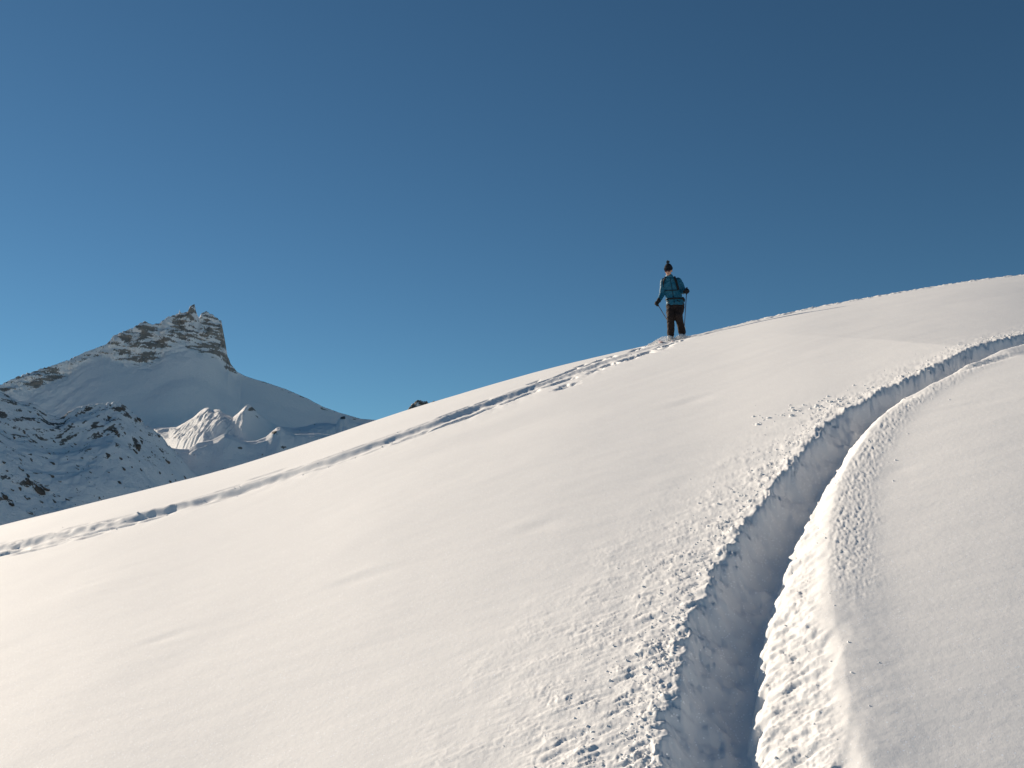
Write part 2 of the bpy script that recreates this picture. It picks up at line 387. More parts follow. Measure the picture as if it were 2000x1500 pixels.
def reliefA(PX, D, YC, ZC):
    pm = YC / F
    h0 = interp(rockH, PX[:, 0]); kk = np.exp(-(np.arange(-100, 101) / 40.0) ** 2); kk /= kk.sum()
    h1 = np.convolve(np.pad(h0, 100, mode='edge'), kk, 'valid')
    hr = (h0[:, None] + (h1 - h0)[:, None] * sstep(15, 90, D)) * pm
    w = fbm(PX * .022, D * .02, 3, 101)
    df = np.clip(D, 0, None)
    ds = hr / 1.9
    drop = 1.9 * np.minimum(df, ds) + .90 * np.clip(df - ds, 0, None) - .00062 * np.clip(np.minimum(df - ds, 330), 0, None) ** 2
    db = np.clip(-D, 0, None)
    drop = drop + db * .9
    m = sstep(hr * 1.5 + 2, hr * .6, drop) * sstep(3 * pm, 20 * pm, hr + 6)
    z0 = ZC - drop
    X = (PX - 1000) / F * YC
    crag = fbm(X * .035, z0 * .05, 5, 103, .55) * 4.5 + billow(X * .09 , z0 * .16, 4, 107) * 3.5
    gul = fbm(PX * .05, z0 * .012, 3, 109) * 6
    lowf = (fbm(X * .011, D * .009, 3, 111) * 2.5 + fbm(PX * .006, D * .022 + PX * .004, 2, 112) * 3.5) * sstep(5, 60, df) * (1 - m)
    k = sstep(0, 5, df) * m
    dy = -k * (crag + gul)
    edge = sstep(450, 200, PX)
    spur = fbm(X * .03, D * .03, 4, 113) * 5.5 * sstep(210, 120, PX) * sstep(0, 12, df)
    z = z0 + lowf + spur + k * fbm(X * .06, D * .09, 4, 115) * 2.5 + fbm(X * .13, D * .11, 3, 116) * .35
    # jagged crest
    z = z + (fbm(PX * .16, D * .05 + 3, 3, 117) * 1.8) * sstep(8, 30, interp(rockH, PX)) * np.exp(-np.abs(D) / 20)
    # wind lip running across the bowl
    return dy, z
def rockA(PX, D, X, Y, z, ZC):
    pm = YA(PX) / F; hr = interp(rockH, PX) * pm; drop = ZC - z
    m = sstep(hr * 1.25 + 2, hr * .7, drop + 6 * fbm(X * .05, z * .06, 3, 131))
    st = fbm(X * .055, z * .19, 5, 121, .7)
    right = sstep(395, 425, PX) * sstep(455, 445, PX) * .30
    blobs = np.zeros_like(X)
    for (bx, by, wx, wy, am) in [(290, 670, 42, 9, .45), (290, 698, 26, 14, .6), (410, 680, 34, 16, .62), (436, 650, 9, 28, .7), (285, 636, 14, 10, .5), (330, 660, 16, 12, .3), (370, 650, 30, 14, .35), (352, 625, 22, 12, .3), (100, 740, 28, 14, .42), (250, 655, 14, 10, .3), (400, 615, 12, 6, .5), (375, 604, 7, 12, .6), (176, 720, 14, 10, .25), (450, 712, 9, 10, .6), (90, 755, 14, 6, .3), (240, 700, 14, 10, .25)]:
        row = YH - (z / Y) * F * 1.0
        blobs = np.maximum(blobs, am * np.exp(-((PX - bx) / wx) ** 2 - ((row - by) / wy) ** 2))
    v = m * (.38 + .46 * st) + blobs * (.75 + .5 * st) * sstep(hr * 2.2 + 6, hr * 1.2, drop)
    return np.clip(v, 0, 1) * sstep(-14, -2, -0 * D + 8 + D) 
fr = np.concatenate([np.arange(0, 75, .75), np.arange(75, 200, 2.2), np.arange(200, 620, 8)])
bk = np.concatenate([np.arange(1.2, 20, 1.5), np.arange(22, 500, 14)])
ridge('rocky_peak', crestA, np.arange(-120, 470, .95).tolist() + np.arange(470, 900, 2.5).tolist(), YA, fr, bk, reliefA, rockA, M_peak,
      'jagged rocky mountain peak with a steep right wall and a shaded snow bowl')

crestB = [(-260, 640), (-100, 705), (0, 764), (36, 783), (72, 790), (96, 809), (112, 815), (125, 814), (134, 806), (150, 799), (168, 794), (190, 792), (205, 790), (230, 785), (240, 790), (254, 805), (271, 818), (283, 833), (312, 850), (329, 872), (355, 896), (372, 918), (400, 940), (460, 990), (560, 1080)]
def YB(px): return 820 + .42 * (px - 200)
def reliefB(PX, D, YC, ZC):
    df = np.clip(D, 0, None); db = np.clip(-D, 0, None)
    X = (PX - 1000) / F * YC
    drop = .72 * df + .55 * db
    z = ZC - drop
    k = sstep(0, 8, df)
    z = z + k * (fbm(X * .018, D * .016, 3, 201) * 6 + fbm(X * .05, D * .04, 4, 203) * 2.4) + fbm(X * .2, D * .16, 4, 205) * .7 * sstep(0, 3, df)
    ck = np.exp(-np.abs(D) / 10) * sstep(110, 150, PX) * sstep(420, 330, PX)
    z = z + ck * (billow(PX * .09, D * .1, 3, 207) * 2.6)
    return -k * fbm(X * .08, z * .1, 4, 209) * 1.6, z
def rockB(PX, D, X, Y, z, ZC):
    n = fbm(X * .17 + D * .09, D * .15 - X * .05, 4, 221, .6)
    c = fbm(X * .012, z * .016, 2, 223)
    v = .235 + .46 * n + .22 * c
    row = YH - (z / Y) * F
    for (bx, by, wx, wy, am) in [(66, 944, 26, 10, .55), (14, 976, 18, 10, .5), (232, 800, 22, 16, .3), (265, 870, 14, 22, .42), (224, 842, 14, 9, .45), (230, 890, 34, 10, .25), (30, 930, 30, 30, .2), (268, 820, 9, 12, .4), (90, 975, 60, 20, .16), (175, 800, 14, 6, .3)]:
        v = np.maximum(v, (v + am) * np.exp(-((PX - bx) / wx) ** 2 - ((row - by) / wy) ** 2) + v * 0)
    return np.clip(v, 0, 1)
frB = np.concatenate([np.arange(0, 200, 1.15), np.arange(200, 520, 8)]); bkB = np.concatenate([np.arange(1.5, 20, 2), np.arange(22, 420, 16)])
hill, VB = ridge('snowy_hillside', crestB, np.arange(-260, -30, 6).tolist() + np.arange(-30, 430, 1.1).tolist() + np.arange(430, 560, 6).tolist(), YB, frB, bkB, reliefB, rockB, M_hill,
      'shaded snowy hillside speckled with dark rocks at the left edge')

crestC = [(180, 850), (270, 842), (300, 836), (345, 834), (360, 826), (378, 815), (392, 802), (400, 797), (408, 796), (414, 802), (422, 799), (430, 800), (434, 806), (446, 811), (455, 815), (466, 806), (478, 794), (484, 790), (490, 792), (505, 808), (525, 822), (545, 833), (575, 836), (600, 832), (618, 826), (640, 826), (656, 829), (664, 815), (674, 812), (682, 818), (700, 826), (740, 834), (800, 850), (860, 880)]
def YCf(px): return 1130 - .55 * (np.clip(px, 330, 475) - 400) + 150 * sstep(474, 540, px)
brk = [(180, 4), (300, 3), (330, 30), (360, 52), (400, 56), (440, 30), (470, 12), (484, 5), (520, 3), (570, 2), (600, 14), (640, 16), (670, 5), (860, 3)]
def reliefC(PX, D, YC, ZC):
    df = np.clip(D, 0, None); db = np.clip(-D, 0, None); X = (PX - 1000) / F * YC
    b = interp(brk, PX) * YC / F / .34
    drop = .34 * np.minimum(df, b) + .85 * np.clip(df - b, 0, 25) + .62 * np.clip(df - b - 25, 0, None) + .6 * db
    z = ZC - drop
    c = PX + .62 * D; z = z + billow(c * .11, D * .012, 3, 331) * 3.2 * sstep(2, 16, df) * sstep(330, 350, PX) * sstep(480, 460, PX)
    z = z + fbm(X * .03, D * .03, 3, 301) * 2.6 * sstep(0, 12, df) + fbm(X * .12 + D * .06, D * .10, 3, 303) * .7 * sstep(0, 6, df)
    return 0 * z, z
def rockC(PX, D, X, Y, z, ZC):
    row = YH - (z / Y) * F
    n = fbm(X * .12, z * .2, 4, 321)
    v = .10 + .35 * n
    for (bx, by, wx, wy, am) in [(492, 800, 12, 6, .55), (345, 856, 6, 4, .5), (388, 812, 8, 6, .35), (500, 815, 20, 8, .3), (670, 818, 7, 6, .6), (545, 875, 20, 6, .2), (420, 820, 5, 4, .3)]:
        v = np.maximum(v, (v + am) * np.exp(-((PX - bx) / wx) ** 2 - ((row - by) / wy) ** 2))
    return np.clip(v, 0, 1)
frC = np.concatenate([np.arange(0, 110, 1.2), np.arange(110, 460, 5)]); bkC = np.concatenate([np.arange(1.5, 20, 2), np.arange(22, 300, 14)])
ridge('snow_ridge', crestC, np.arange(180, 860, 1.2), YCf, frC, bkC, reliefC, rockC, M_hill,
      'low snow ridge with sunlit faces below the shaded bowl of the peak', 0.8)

crestE = [(280, 900), (310, 884), (330, 874), (350, 877), (368, 877), (385, 865), (415, 859), (438, 847), (452, 850), (480, 862), (500, 861), (520, 853), (532, 842), (541, 835), (548, 834), (555, 840), (575, 848), (620, 847), (660, 850), (720, 852), (800, 870)]
def YE(px): return 990 + .36 * (px - 500)
def reliefE(PX, D, YC, ZC):
    df = np.clip(D, 0, None); db = np.clip(-D, 0, None); X = (PX - 1000) / F * YC
    z = ZC - (.55 * np.minimum(df, 10) + .85 * np.clip(df - 14, 0, None) + .5 * db)
    return 0 * z, z + fbm(X * .025, D * .025, 4, 401) * 2.6 * sstep(0, 14, df) + fbm(X * .12, D * .10, 3, 403) * .6 * sstep(0, 6, df)
def rockE(PX, D, X, Y, z, ZC):
    row = YH - (z / Y) * F; v = .12 + .36 * fbm(X * .12, z * .2, 4, 421)
    for (bx, by, wx, wy, am) in [(535, 845, 10, 5, .5), (470, 877, 7, 4, .6), (556, 875, 8, 5, .5), (515, 890, 8, 5, .5)]:
        v = np.maximum(v, (v + am) * np.exp(-((PX - bx) / wx) ** 2 - ((row - by) / wy) ** 2))
    return np.clip(v, 0, 1)
frE = np.concatenate([np.arange(0, 100, 1.4), np.arange(100, 400, 6)])
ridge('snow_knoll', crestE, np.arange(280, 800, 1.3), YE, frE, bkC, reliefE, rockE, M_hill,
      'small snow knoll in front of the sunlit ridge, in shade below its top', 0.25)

crestD = [(740, 832), (780, 818), (794, 804), (799, 796), (804, 790), (809, 786), (815, 781), (822, 782), (827, 784), (833, 783), (838, 789), (842, 786), (847, 783), (852, 786), (857, 794), (880, 802), (940, 832)]
def YD(px): return 1600 + .3 * (px - 800)
def reliefD(PX, D, YC, ZC):
    df = np.clip(D, 0, None); db = np.clip(-D, 0, None); X = (PX - 1000) / F * YC
    z = ZC - (1.7 * np.minimum(df, 16) + .7 * np.clip(df - 16, 0, None) + .8 * db)
    return -sstep(0, 3, df) * (fbm(X * .07, z * .09, 4, 501) * 4 + billow(X * .16, z * .2, 3, 505) * 3), z + fbm(PX * .3, D * .1, 3, 503) * 1.0
def rockD(PX, D, X, Y, z, ZC):
    return np.clip(.62 + .4 * fbm(X * .1, z * .14, 3, 521), 0, 1)
ridge('rocky_outcrop', crestD, np.arange(740, 940, 1.0), YD, np.concatenate([np.arange(0, 50, 1.0), np.arange(50, 330, 8)]), bkC, reliefD, rockD, M_hill,
      'small dark rocky outcrop peeking over the edge of the snow slope')

# ------------------------------------------------------------------ rocks standing out of the hillside
def rock_shape(seed):
    r = np.random.default_rng(seed)
    me = bpy.data.meshes.new('rock')
    import bmesh
    bm = bmesh.new(); bmesh.ops.create_icosphere(bm, subdivisions=2, radius=1)
    pl = [(Vector(r.normal(size=3)).normalized(), r.uniform(.45, .85)) for _ in range(9)]
    for v in bm.verts:
        p = v.co.copy()
        for n, d in pl:
            t = p.dot(n)
            if t > d: p -= n * (t - d) * .92
        v.co = Vector((p.x * 1.0, p.y * .8, p.z * .75)) + Vector(r.normal(size=3)) * .035
    bm.to_mesh(me); bm.free(); me.materials.append(M_rock)
    return me
RM = [rock_shape(900 + i) for i in range(8)]
VBp = VB.reshape(-1, 3); cpv, spv = math.cos(PITCH), math.sin(PITCH)
dz = VBp[:, 1] * cpv + VBp[:, 2] * spv
prow = 750 - F * (-VBp[:, 1] * spv + VBp[:, 2] * cpv) / dz; pcol = 1000 + F * VBp[:, 0] / dz
frontB = np.zeros(VB.shape[:2], bool); frontB[:, len(bkB):] = True; frontB = frontB.ravel()
spots = [(66, 944, 44, 18), (50, 936, 22, 12), (84, 950, 22, 12), (14, 976, 32, 15), (4, 966, 20, 12), (52, 998, 22, 12), (48, 970, 20, 11), (222, 842, 17, 15), (228, 850, 12, 10), (268, 872, 15, 26), (262, 880, 12, 12), (274, 862, 12, 12), (268, 818, 14, 15), (232, 794, 13, 13), (246, 806, 10, 8), (208, 886, 14, 10), (232, 894, 12, 9), (46, 842, 12, 8), (104, 862, 9, 7), (96, 886, 9, 11), (100, 904, 11, 10), (157, 893, 8, 9), (150, 908, 11, 6), (175, 923, 8, 5), (175, 934, 9, 6), (232, 942, 12, 12), (324, 900, 13, 10), (310, 922, 9, 6), (240, 914, 10, 8), (210, 921, 8, 6), (58, 860, 9, 7), (27, 853, 9, 6), (37, 896, 10, 7), (60, 897, 10, 6), (38, 914, 15, 9), (52, 927, 14, 10), (99, 929, 11, 8), (114, 939, 9, 6), (103, 978, 12, 9), (130, 976, 14, 9), (77, 978, 13, 9), (37, 954, 9, 12), (22, 954, 10, 7), (242, 844, 11, 7), (210, 814, 10, 8), (160, 804, 10, 7), (360, 932, 9, 6), (330, 940, 9, 6), (248, 892, 7, 5), (256, 912, 6, 5), (274, 916, 8, 6), (272, 900, 5, 4), (5, 902, 10, 6), (12, 916, 9, 5), (25, 880, 6, 5), (66, 796, 9, 6), (80, 806, 6, 4), (30, 815, 7, 4), (8, 843, 8, 5), (290, 848, 7, 6), (308, 850, 8, 8), (318, 892, 7, 5), (195, 796, 8, 5), (214, 790, 6, 5)]
rr = np.random.default_rng(77)
for _ in range(95):
    a = rr.uniform(-5, 370); b = 795 + rr.uniform(0, 215); w = 2.4 + rr.exponential(1.6)
    for j in range(int(rr.integers(2, 6))):
        spots.append((a, b, w, w * rr.uniform(.45, .75)))
        a += rr.normal(3.5, 4.5); b += rr.normal(3.0, 4.0); w = max(1.8, w * rr.uniform(.5, 1.05))
for i, (a, b, w, h) in enumerate(spots):
    q = np.where(frontB, (pcol - a) ** 2 + (prow - b) ** 2, 1e9); k = int(np.argmin(q))
    if q[k] > 60: continue
    P = VBp[k]; sc = P[1] / F
    o = bpy.data.objects.new('rock', RM[i % 8]); link(o, hill)
    o.location = P + np.array([0, .12 * w * sc, -.22 * h * sc])
    o.rotation_euler = (rr.uniform(-.3, .3), rr.uniform(.2, .7), rr.uniform(-.5, .5))
    o.scale = (w * sc * .66, w * sc * .5, h * sc * .66)

# ------------------------------------------------------------------ the skier
import bmesh
def cloth_mat(name, col, rough=.8, scale=60, var=.35, bump=.4):
    m, nt, b = base_mat(name, col, rough, .25); L = nt.links
    tc = N(nt, 'ShaderNodeTexCoord'); nz = N(nt, 'ShaderNodeTexNoise', i_Scale=scale, i_Detail=4.0); L.new(tc.outputs['Object'], nz.inputs['Vector'])
    r = N(nt, 'ShaderNodeMapRange'); L.new(nz.outputs[0], r.inputs['Value']); r.inputs['To Min'].default_value = 1 - var; r.inputs['To Max'].default_value = 1 + var
    mx = N(nt, 'ShaderNodeVectorMath', operation='SCALE'); mx.inputs[0].default_value = col; L.new(r.outputs[0], mx.inputs['Scale']); L.new(mx.outputs[0], b.inputs['Base Color'])
    bp = N(nt, 'ShaderNodeBump'); bp.inputs['Strength'].default_value = bump; bp.inputs['Distance'].default_value = .004
    L.new(nz.outputs[0], bp.inputs['Height']); L.new(bp.outputs[0], b.inputs['Normal'])
    return m
M_jacket = cloth_mat('teal_shell_fabric', (.008, .100, .175), .55, 26)
M_trouser = cloth_mat('dark_brown_fabric', (.020, .013, .012), .8)
M_black = cloth_mat('black_fabric', (.010, .011, .014), .8)
M_hat = cloth_mat('dark_knit_wool', (.010, .013, .020), .95, 140, .5, .9)
M_pom = cloth_mat('grey_wool_tuft', (.035, .045, .055), 1.0, 120, .5, .9)
M_skin = cloth_mat('skin', (.47, .275, .20), .5, 20, .08, .1)
M_lip = base_mat('lips', (.20, .06, .05), .5, .3)[0]
M_lens = base_mat('dark_red_lens', (.05, .008, .008), .12, .6)[0]
M_boot = cloth_mat('pale_boot_shell', (.55, .56, .56), .4, 12, .1, .1)
M_ski = cloth_mat('pale_pink_ski_top', (.66, .56, .58), .35, 5, .15, .05)
M_pole = base_mat('blue_grey_metal', (.03, .055, .11), .35, .6)[0]
M_steel = base_mat('dark_metal', (.10, .10, .11), .35, .6)[0]
M_snowfree = M_crumb

def capsule(bm, a, b, ra, rb, seg=14, sq=(1, 1)):
    a, b = Vector(a), Vector(b); d = b - a; L = d.length
    M = Matrix.Translation((a + b) / 2) @ d.to_track_quat('Z', 'Y').to_matrix().to_4x4()
    bmesh.ops.create_cone(bm, cap_ends=True, cap_tris=False, segments=seg, radius1=ra, radius2=rb, depth=L, matrix=M)
    for p, r in ((a, ra), (b, rb)):
        bmesh.ops.create_uvsphere(bm, u_segments=seg, v_segments=8, radius=r, matrix=Matrix.Translation(p))
def chain(bm, pts, rad, seg=14):
    for i in range(len(pts) - 1): capsule(bm, pts[i], pts[i + 1], rad[i], rad[i + 1], seg)
def ellipsoid(bm, c, r, rot=None, seg=18):
    M = Matrix.Translation(c) @ (rot.to_4x4() if rot else Matrix.Identity(4)) @ Matrix.Diagonal((*r, 1))
    bmesh.ops.create_uvsphere(bm, u_segments=seg, v_segments=12, radius=1, matrix=M)
def loft(bm, rings, seg=28):
    """rings: (cx, cy, z, rx, ry)"""
    prev = None
    for (cx, cy, z, rx, ry) in rings:
        vs = [bm.verts.new((cx + rx * math.cos(t), cy + ry * math.sin(t), z)) for t in np.linspace(0, 2 * math.pi, seg, endpoint=False)]
        if prev:
            for i in range(seg): bm.faces.new((prev[i], prev[(i + 1) % seg], vs[(i + 1) % seg], vs[i]))
        else: bm.faces.new(vs[::-1])
        prev = vs
    bm.faces.new(prev)
def fused(name, bm, mat, parent, voxel=.012, smooth=4, fold=0.0, fscale=12, seed=0):
    """closed pieces grown together into one continuous surface"""
    bmesh.ops.recalc_face_normals(bm, faces=bm.faces)
    me = bpy.data.meshes.new(name); bm.to_mesh(me); bm.free()
    o = bpy.data.objects.new(name, me); link(o)
    r = o.modifiers.new('r', 'REMESH'); r.mode = 'VOXEL'; r.voxel_size = voxel
    if smooth:
        q = o.modifiers.new('s', 'SMOOTH'); q.iterations = smooth; q.factor = .5
    dg = bpy.context.evaluated_depsgraph_get()
    m2 = bpy.data.meshes.new_from_object(o.evaluated_get(dg)); o.modifiers.clear(); o.data = m2; bpy.data.meshes.remove(me)
    m2.name = name
    n = len(m2.vertices)
    if fold:
        co = np.empty(n * 3, np.float32); m2.vertices.foreach_get('co', co); co = co.reshape(-1, 3)
        nr = np.empty(n * 3, np.float32); m2.vertices.foreach_get('normal', nr); nr = nr.reshape(-1, 3)
        f = fbm(co[:, 0] * fscale + co[:, 1] * 3, co[:, 2] * fscale * 1.6 + co[:, 1] * 6, 3, seed)
        co += nr * (f * fold)[:, None]; m2.vertices.foreach_set('co', co.ravel())
    m2.polygons.foreach_set('use_smooth', np.ones(len(m2.polygons), bool)); m2.update()
    m2.materials.clear(); m2.materials.append(mat)
    o.parent = parent
    return o
def plain(name, bm, mat, parent, smooth=True):
    bmesh.ops.recalc_face_normals(bm, faces=bm.faces)
    me = bpy.data.meshes.new(name); bm.to_mesh(me); bm.free(); me.materials.append(mat)
    me.polygons.foreach_set('use_smooth', np.full(len(me.polygons), smooth))
    return link(bpy.data.objects.new(name, me), parent)
def ribbon(name, pts, w, t, mat, parent, up=None):
    """flat strap through pts; w across, t thick; up: outward directions"""
    bm = bmesh.new(); prev = None
    P = [Vector(p) for p in pts]
    for i, p in enumerate(P):
        d = (P[min(i + 1, len(P) - 1)] - P[max(i - 1, 0)]).normalized()
        o = Vector(up[i]).normalized(); side = d.cross(o).normalized()
        vs = [bm.verts.new(p + side * sx * w / 2 + o * so * t) for sx, so in ((-1, 0), (1, 0), (1, 1), (-1, 1))]
        if prev:
            for k in range(4): bm.faces.new((prev[k], prev[(k + 1) % 4], vs[(k + 1) % 4], vs[k]))
        else: bm.faces.new(vs)
        prev = vs
    bm.faces.new(prev[::-1])
    return plain(name, bm, mat, parent)

sx, sy = SK
gz = float(slope_h(np.array([sx]), np.array([sy]))[0])
YAW = -math.atan2(sx, sy)                     # the skier stands square to the line of sight
def root(name): return empty(name, (sx, sy, gz), YAW)
cy_, sy_ = math.cos(YAW), math.sin(YAW)
def gl(x, y):                                 # ground height in the skier's own frame
    wx = sx + cy_ * x - sy_ * y; wy = sy + sy_ * x + cy_ * y
    return float(slope_h(np.array([wx]), np.array([wy]))[0]) - gz
def wproj(x, y, z):
    wx = sx + cy_ * x - sy_ * y; wy = sy + sy_ * x + cy_ * y; wz = gz + z
    cp, sp = math.cos(PITCH), math.sin(PITCH); d = wy * cp + wz * sp
    return 1000 + F * wx / d, 750 - F * (-wy * sp + wz * cp) / d
print('feet at', wproj(0, 0, 0), 'head', wproj(-.155, 0, 1.7), 'px/m', F / sy)

g1, g2 = gl(-.13, -.05), gl(.13, .05)
FL, FR = Vector((-.13, -.05, g1)), Vector((.13, .05, g2))       # left and right in the picture
hz = .06                                                        # ankles stand this much higher than the ground
person = root('person')
tag(person, 'skier in teal jacket, dark trousers and bobble hat standing on the slope crest', 'person')
# joints
hipL, hipR = Vector((-.115, 0, .80)), Vector((.085, .02, .80))
kneeL, kneeR = Vector((-.128, -.11, .47)), Vector((.045, -.12, .50))
ankL, ankR = FL + Vector((0, .0, .15)), FR + Vector((-.01, .0, .16))
shL, shR = Vector((-.265, -.06, 1.345)), Vector((.065, -.02, 1.345))
elL, elR = Vector((-.305, -.04, 1.045)), Vector((.175, .02, 1.10))
wrL, wrR = Vector((-.385, -.14, .865)), Vector((.215, -.18, 1.055))
haL, haR = Vector((-.415, -.17, .79)), Vector((.240, -.245, 1.035))
neck = Vector((-.135, -.09, 1.40)); headc = Vector((-.150, -.130, 1.552))
Rh = Matrix.Rotation(math.radians(-14), 3, 'Z') @ Matrix.Rotation(math.radians(16), 3, 'X')      # head turned to the left and down
def H_(x, y, z): return headc + Rh @ Vector((x, y, z))
# body: one surface from head to feet
bm = bmesh.new()
ellipsoid(bm, H_(0, .005, .03), (.074, .092, .088), Rh)
ellipsoid(bm, H_(0, -.035, -.045), (.055, .058, .062), Rh)
ellipsoid(bm, H_(0, -.072, -.085), (.026, .024, .020), Rh)
chain(bm, [H_(0, -.088, .018), H_(0, -.112, -.022)], [.010, .016], 10)
for k in (-1, 1):
    ellipsoid(bm, H_(k * .076, .008, -.005), (.012, .020, .032), Rh, 10)
    ellipsoid(bm, H_(k * .036, -.066, -.02), (.024, .022, .020), Rh, 10)
ellipsoid(bm, H_(0, -.088, -.052), (.026, .010, .006), Rh, 10); ellipsoid(bm, H_(0, -.086, -.063), (.022, .010, .006), Rh, 10)
chain(bm, [H_(0, .015, -.06), neck], [.052, .056])
chain(bm, [neck, Vector((-.09, -.03, 1.22)), Vector((-.05, 0, 1.0)), Vector((-.015, 0, .84))], [.07, .11, .105, .12])
chain(bm, [Vector((-.1, -.04, 1.32)), shL, elL, wrL, haL], [.08, .05, .034, .022, .020]); chain(bm, [Vector((-.09, -.04, 1.32)), shR, elR, wrR, haR], [.08, .05, .034, .022, .020])
chain(bm, [Vector((-.015, 0, .84)), hipL, kneeL, ankL, ankL + Vector((0, 0, -.09))], [.12, .078, .052, .038, .040]); chain(bm, [Vector((-.015, 0, .84)), hipR, kneeR, ankR, ankR + Vector((0, 0, -.09))], [.12, .078, .052, .038, .040])
fused('body', bm, M_skin, person, .008, 2)
# jacket
TOR = [(-.015, 0, .765, .198, .140), (-.02, 0, .80, .203, .145), (-.03, 0, .90, .190, .138), (-.055, -.005, 1.02, .186, .138), (-.075, -.015, 1.14, .192, .142), (-.092, -.03, 1.25, .198, .138), (-.102, -.045, 1.33, .190, .122), (-.118, -.065, 1.385, .140, .100), (-.130, -.082, 1.42, .088, .082), (-.135, -.09, 1.440, .072, .078)]
bm = bmesh.new(); loft(bm, TOR)
chain(bm, [Vector((-.16, -.045, 1.33)), shL, (shL + elL) / 2 + Vector((-.005, 0, 0)), elL, (elL * .4 + wrL * .6), wrL], [.075, .070, .066, .060, .055, .048])
chain(bm, [Vector((-.05, -.04, 1.33)), shR, (shR + elR) / 2 + Vector((.012, 0, 0)), elR, (elR * .4 + wrR * .6), wrR], [.075, .070, .068, .064, .056, .048])
fused('jacket', bm, M_jacket, person, .010, 3, .009, 9, 5)
bm = bmesh.new(); loft(bm, [(-.135, -.088, 1.400, .078, .080), (-.136, -.09, 1.425, .086, .088), (-.138, -.094, 1.468, .078, .082), (-.138, -.094, 1.469, .066, .069), (-.136, -.09, 1.42, .060, .062)])
fused('collar', bm, M_jacket, person, .007, 1)
bm = bmesh.new()      # lips, as a fold darker than the face
chain(bm, [H_(-.020, -.094, -.057), H_(0, -.099, -.059), H_(.020, -.094, -.057)], [.004, .005, .004], 6)
plain('lips', bm, M_lip, person)
# trousers, wide at the cuffs
bm = bmesh.new()
loft(bm, [(-.012, .0, .68, .165, .12), (-.015, 0, .74, .185, .135), (-.015, 0, .86, .182, .128)])
chain(bm, [hipL, (hipL + kneeL) / 2, kneeL, (kneeL + ankL) / 2, ankL + Vector((0, 0, -.01))], [.104, .102, .090, .084, .082])
chain(bm, [hipR, (hipR + kneeR) / 2, kneeR, (kneeR + ankR) / 2, ankR + Vector((0, 0, -.01))], [.110, .106, .090, .084, .082])
fused('trousers', bm, M_trouser, person, .010, 3, .010, 8, 9)
# hat
bm = bmesh.new(); ellipsoid(bm, H_(0, .010, .078), (.090, .104, .080), Rh, 24); ellipsoid(bm, H_(0, .014, .105), (.074, .084, .066), Rh, 20)
loft_c = [H_(0, .0, .03)]
hat = fused('hat', bm, M_hat, person, .007, 2, .002, 60, 3)
bm = bmesh.new()
for k in range(28):
    t = 2 * math.pi * k / 28
    chain(bm, [H_(.089 * math.cos(t), .006 + .101 * math.sin(t), .032 + .014 * math.sin(t)), H_(.089 * math.cos(t), .006 + .101 * math.sin(t), .066 + .014 * math.sin(t))], [.010, .010], 6)
plain('hat_cuff', bm, M_hat, hat)
bm = bmesh.new(); r3 = np.random.default_rng(5)
ellipsoid(bm, H_(0, .018, .200), (.030, .030, .030), None, 12)
for k in range(90):
    d = Vector(r3.normal(size=3)).normalized(); c = H_(0, .018, .200)
    capsule(bm, c + d * .02, c + d * r3.uniform(.036, .050), .005, .0025, 5)
plain('pompom', bm, M_pom, hat)
# sunglasses
sg = None
bm = bmesh.new()
for k in (-1, 1): ellipsoid(bm, H_(k * .036, -.094, .000), (.032, .011, .019), Rh @ Matrix.Rotation(math.radians(12 * k), 3, 'Z'), 14)
capsule(bm, H_(-.012, -.102, .008), H_(.012, -.102, .008), .004, .004, 6)
for k in (-1, 1): capsule(bm, H_(k * .064, -.084, .008), H_(k * .082, .0, .01), .004, .003, 6)
plain('sunglasses', bm, M_lens, person)
# gloves that close round the pole grips
def glove(wrist, hand, axis, thumb_side):
    axis = Vector(axis).normalized(); u = (hand - wrist); u = (u - axis * u.dot(axis)).normalized(); v = axis.cross(u) * thumb_side
    bm = bmesh.new()
    back = hand - v * .034
    for i in range(4):
        off = axis * (.036 - .024 * i); rr_ = .034
        pts = [hand + off + (-v) * .036 - u * .022]
        for a in (-150, -95, -30, 35, 95):
            ar = math.radians(a); pts.append(hand + off * 1.0 + u * math.cos(ar) * rr_ * .95 + v * math.sin(ar) * -rr_ * -1.0 if False else hand + off + (u * math.cos(ar + math.pi / 2 * 0) + v * math.sin(ar)) * rr_)
        L = [1.0, 1.0, .96, .86][i]
        chain(bm, pts[:int(5.2 * L) + 1], [.017, .0155, .0145, .0135, .0125, .011][:int(5.2 * L) + 1], 8)
    ellipsoid(bm, hand - v * .040 - u * .012, (.030, .030, .046), None, 14)
    chain(bm, [wrist, wrist * .5 + (hand - v * .035) * .5, hand - v * .038], [.043, .038, .032], 12)
    chain(bm, [hand - v * .045 - u * .025 + axis * .02, hand - u * .042 + axis * .045, hand + v * .020 - u * .030 + axis * .048], [.018, .016, .013], 8)
    g = fused('glove', bm, M_black, person, .0055, 1)
    bm = bmesh.new(); d = (wrist - hand).normalized()
    chain(bm, [wrist + d * .0, wrist + d * .035], [.050, .051], 14)
    fused('glove_cuff', bm, M_black, g, .006, 1)
    return g
tipR_xy = (.150, .30); tipR = Vector((tipR_xy[0], tipR_xy[1], gl(*tipR_xy) - .02))
axR = haR - tipR
tipL = haL + Vector((.34, 1.0, -.42)).normalized() * 1.08; tipL.z = max(tipL.z, gl(tipL.x, tipL.y) + .05); axL = haL - tipL
glove(wrL, haL, axL, 1); glove(wrR, haR, axR, -1)
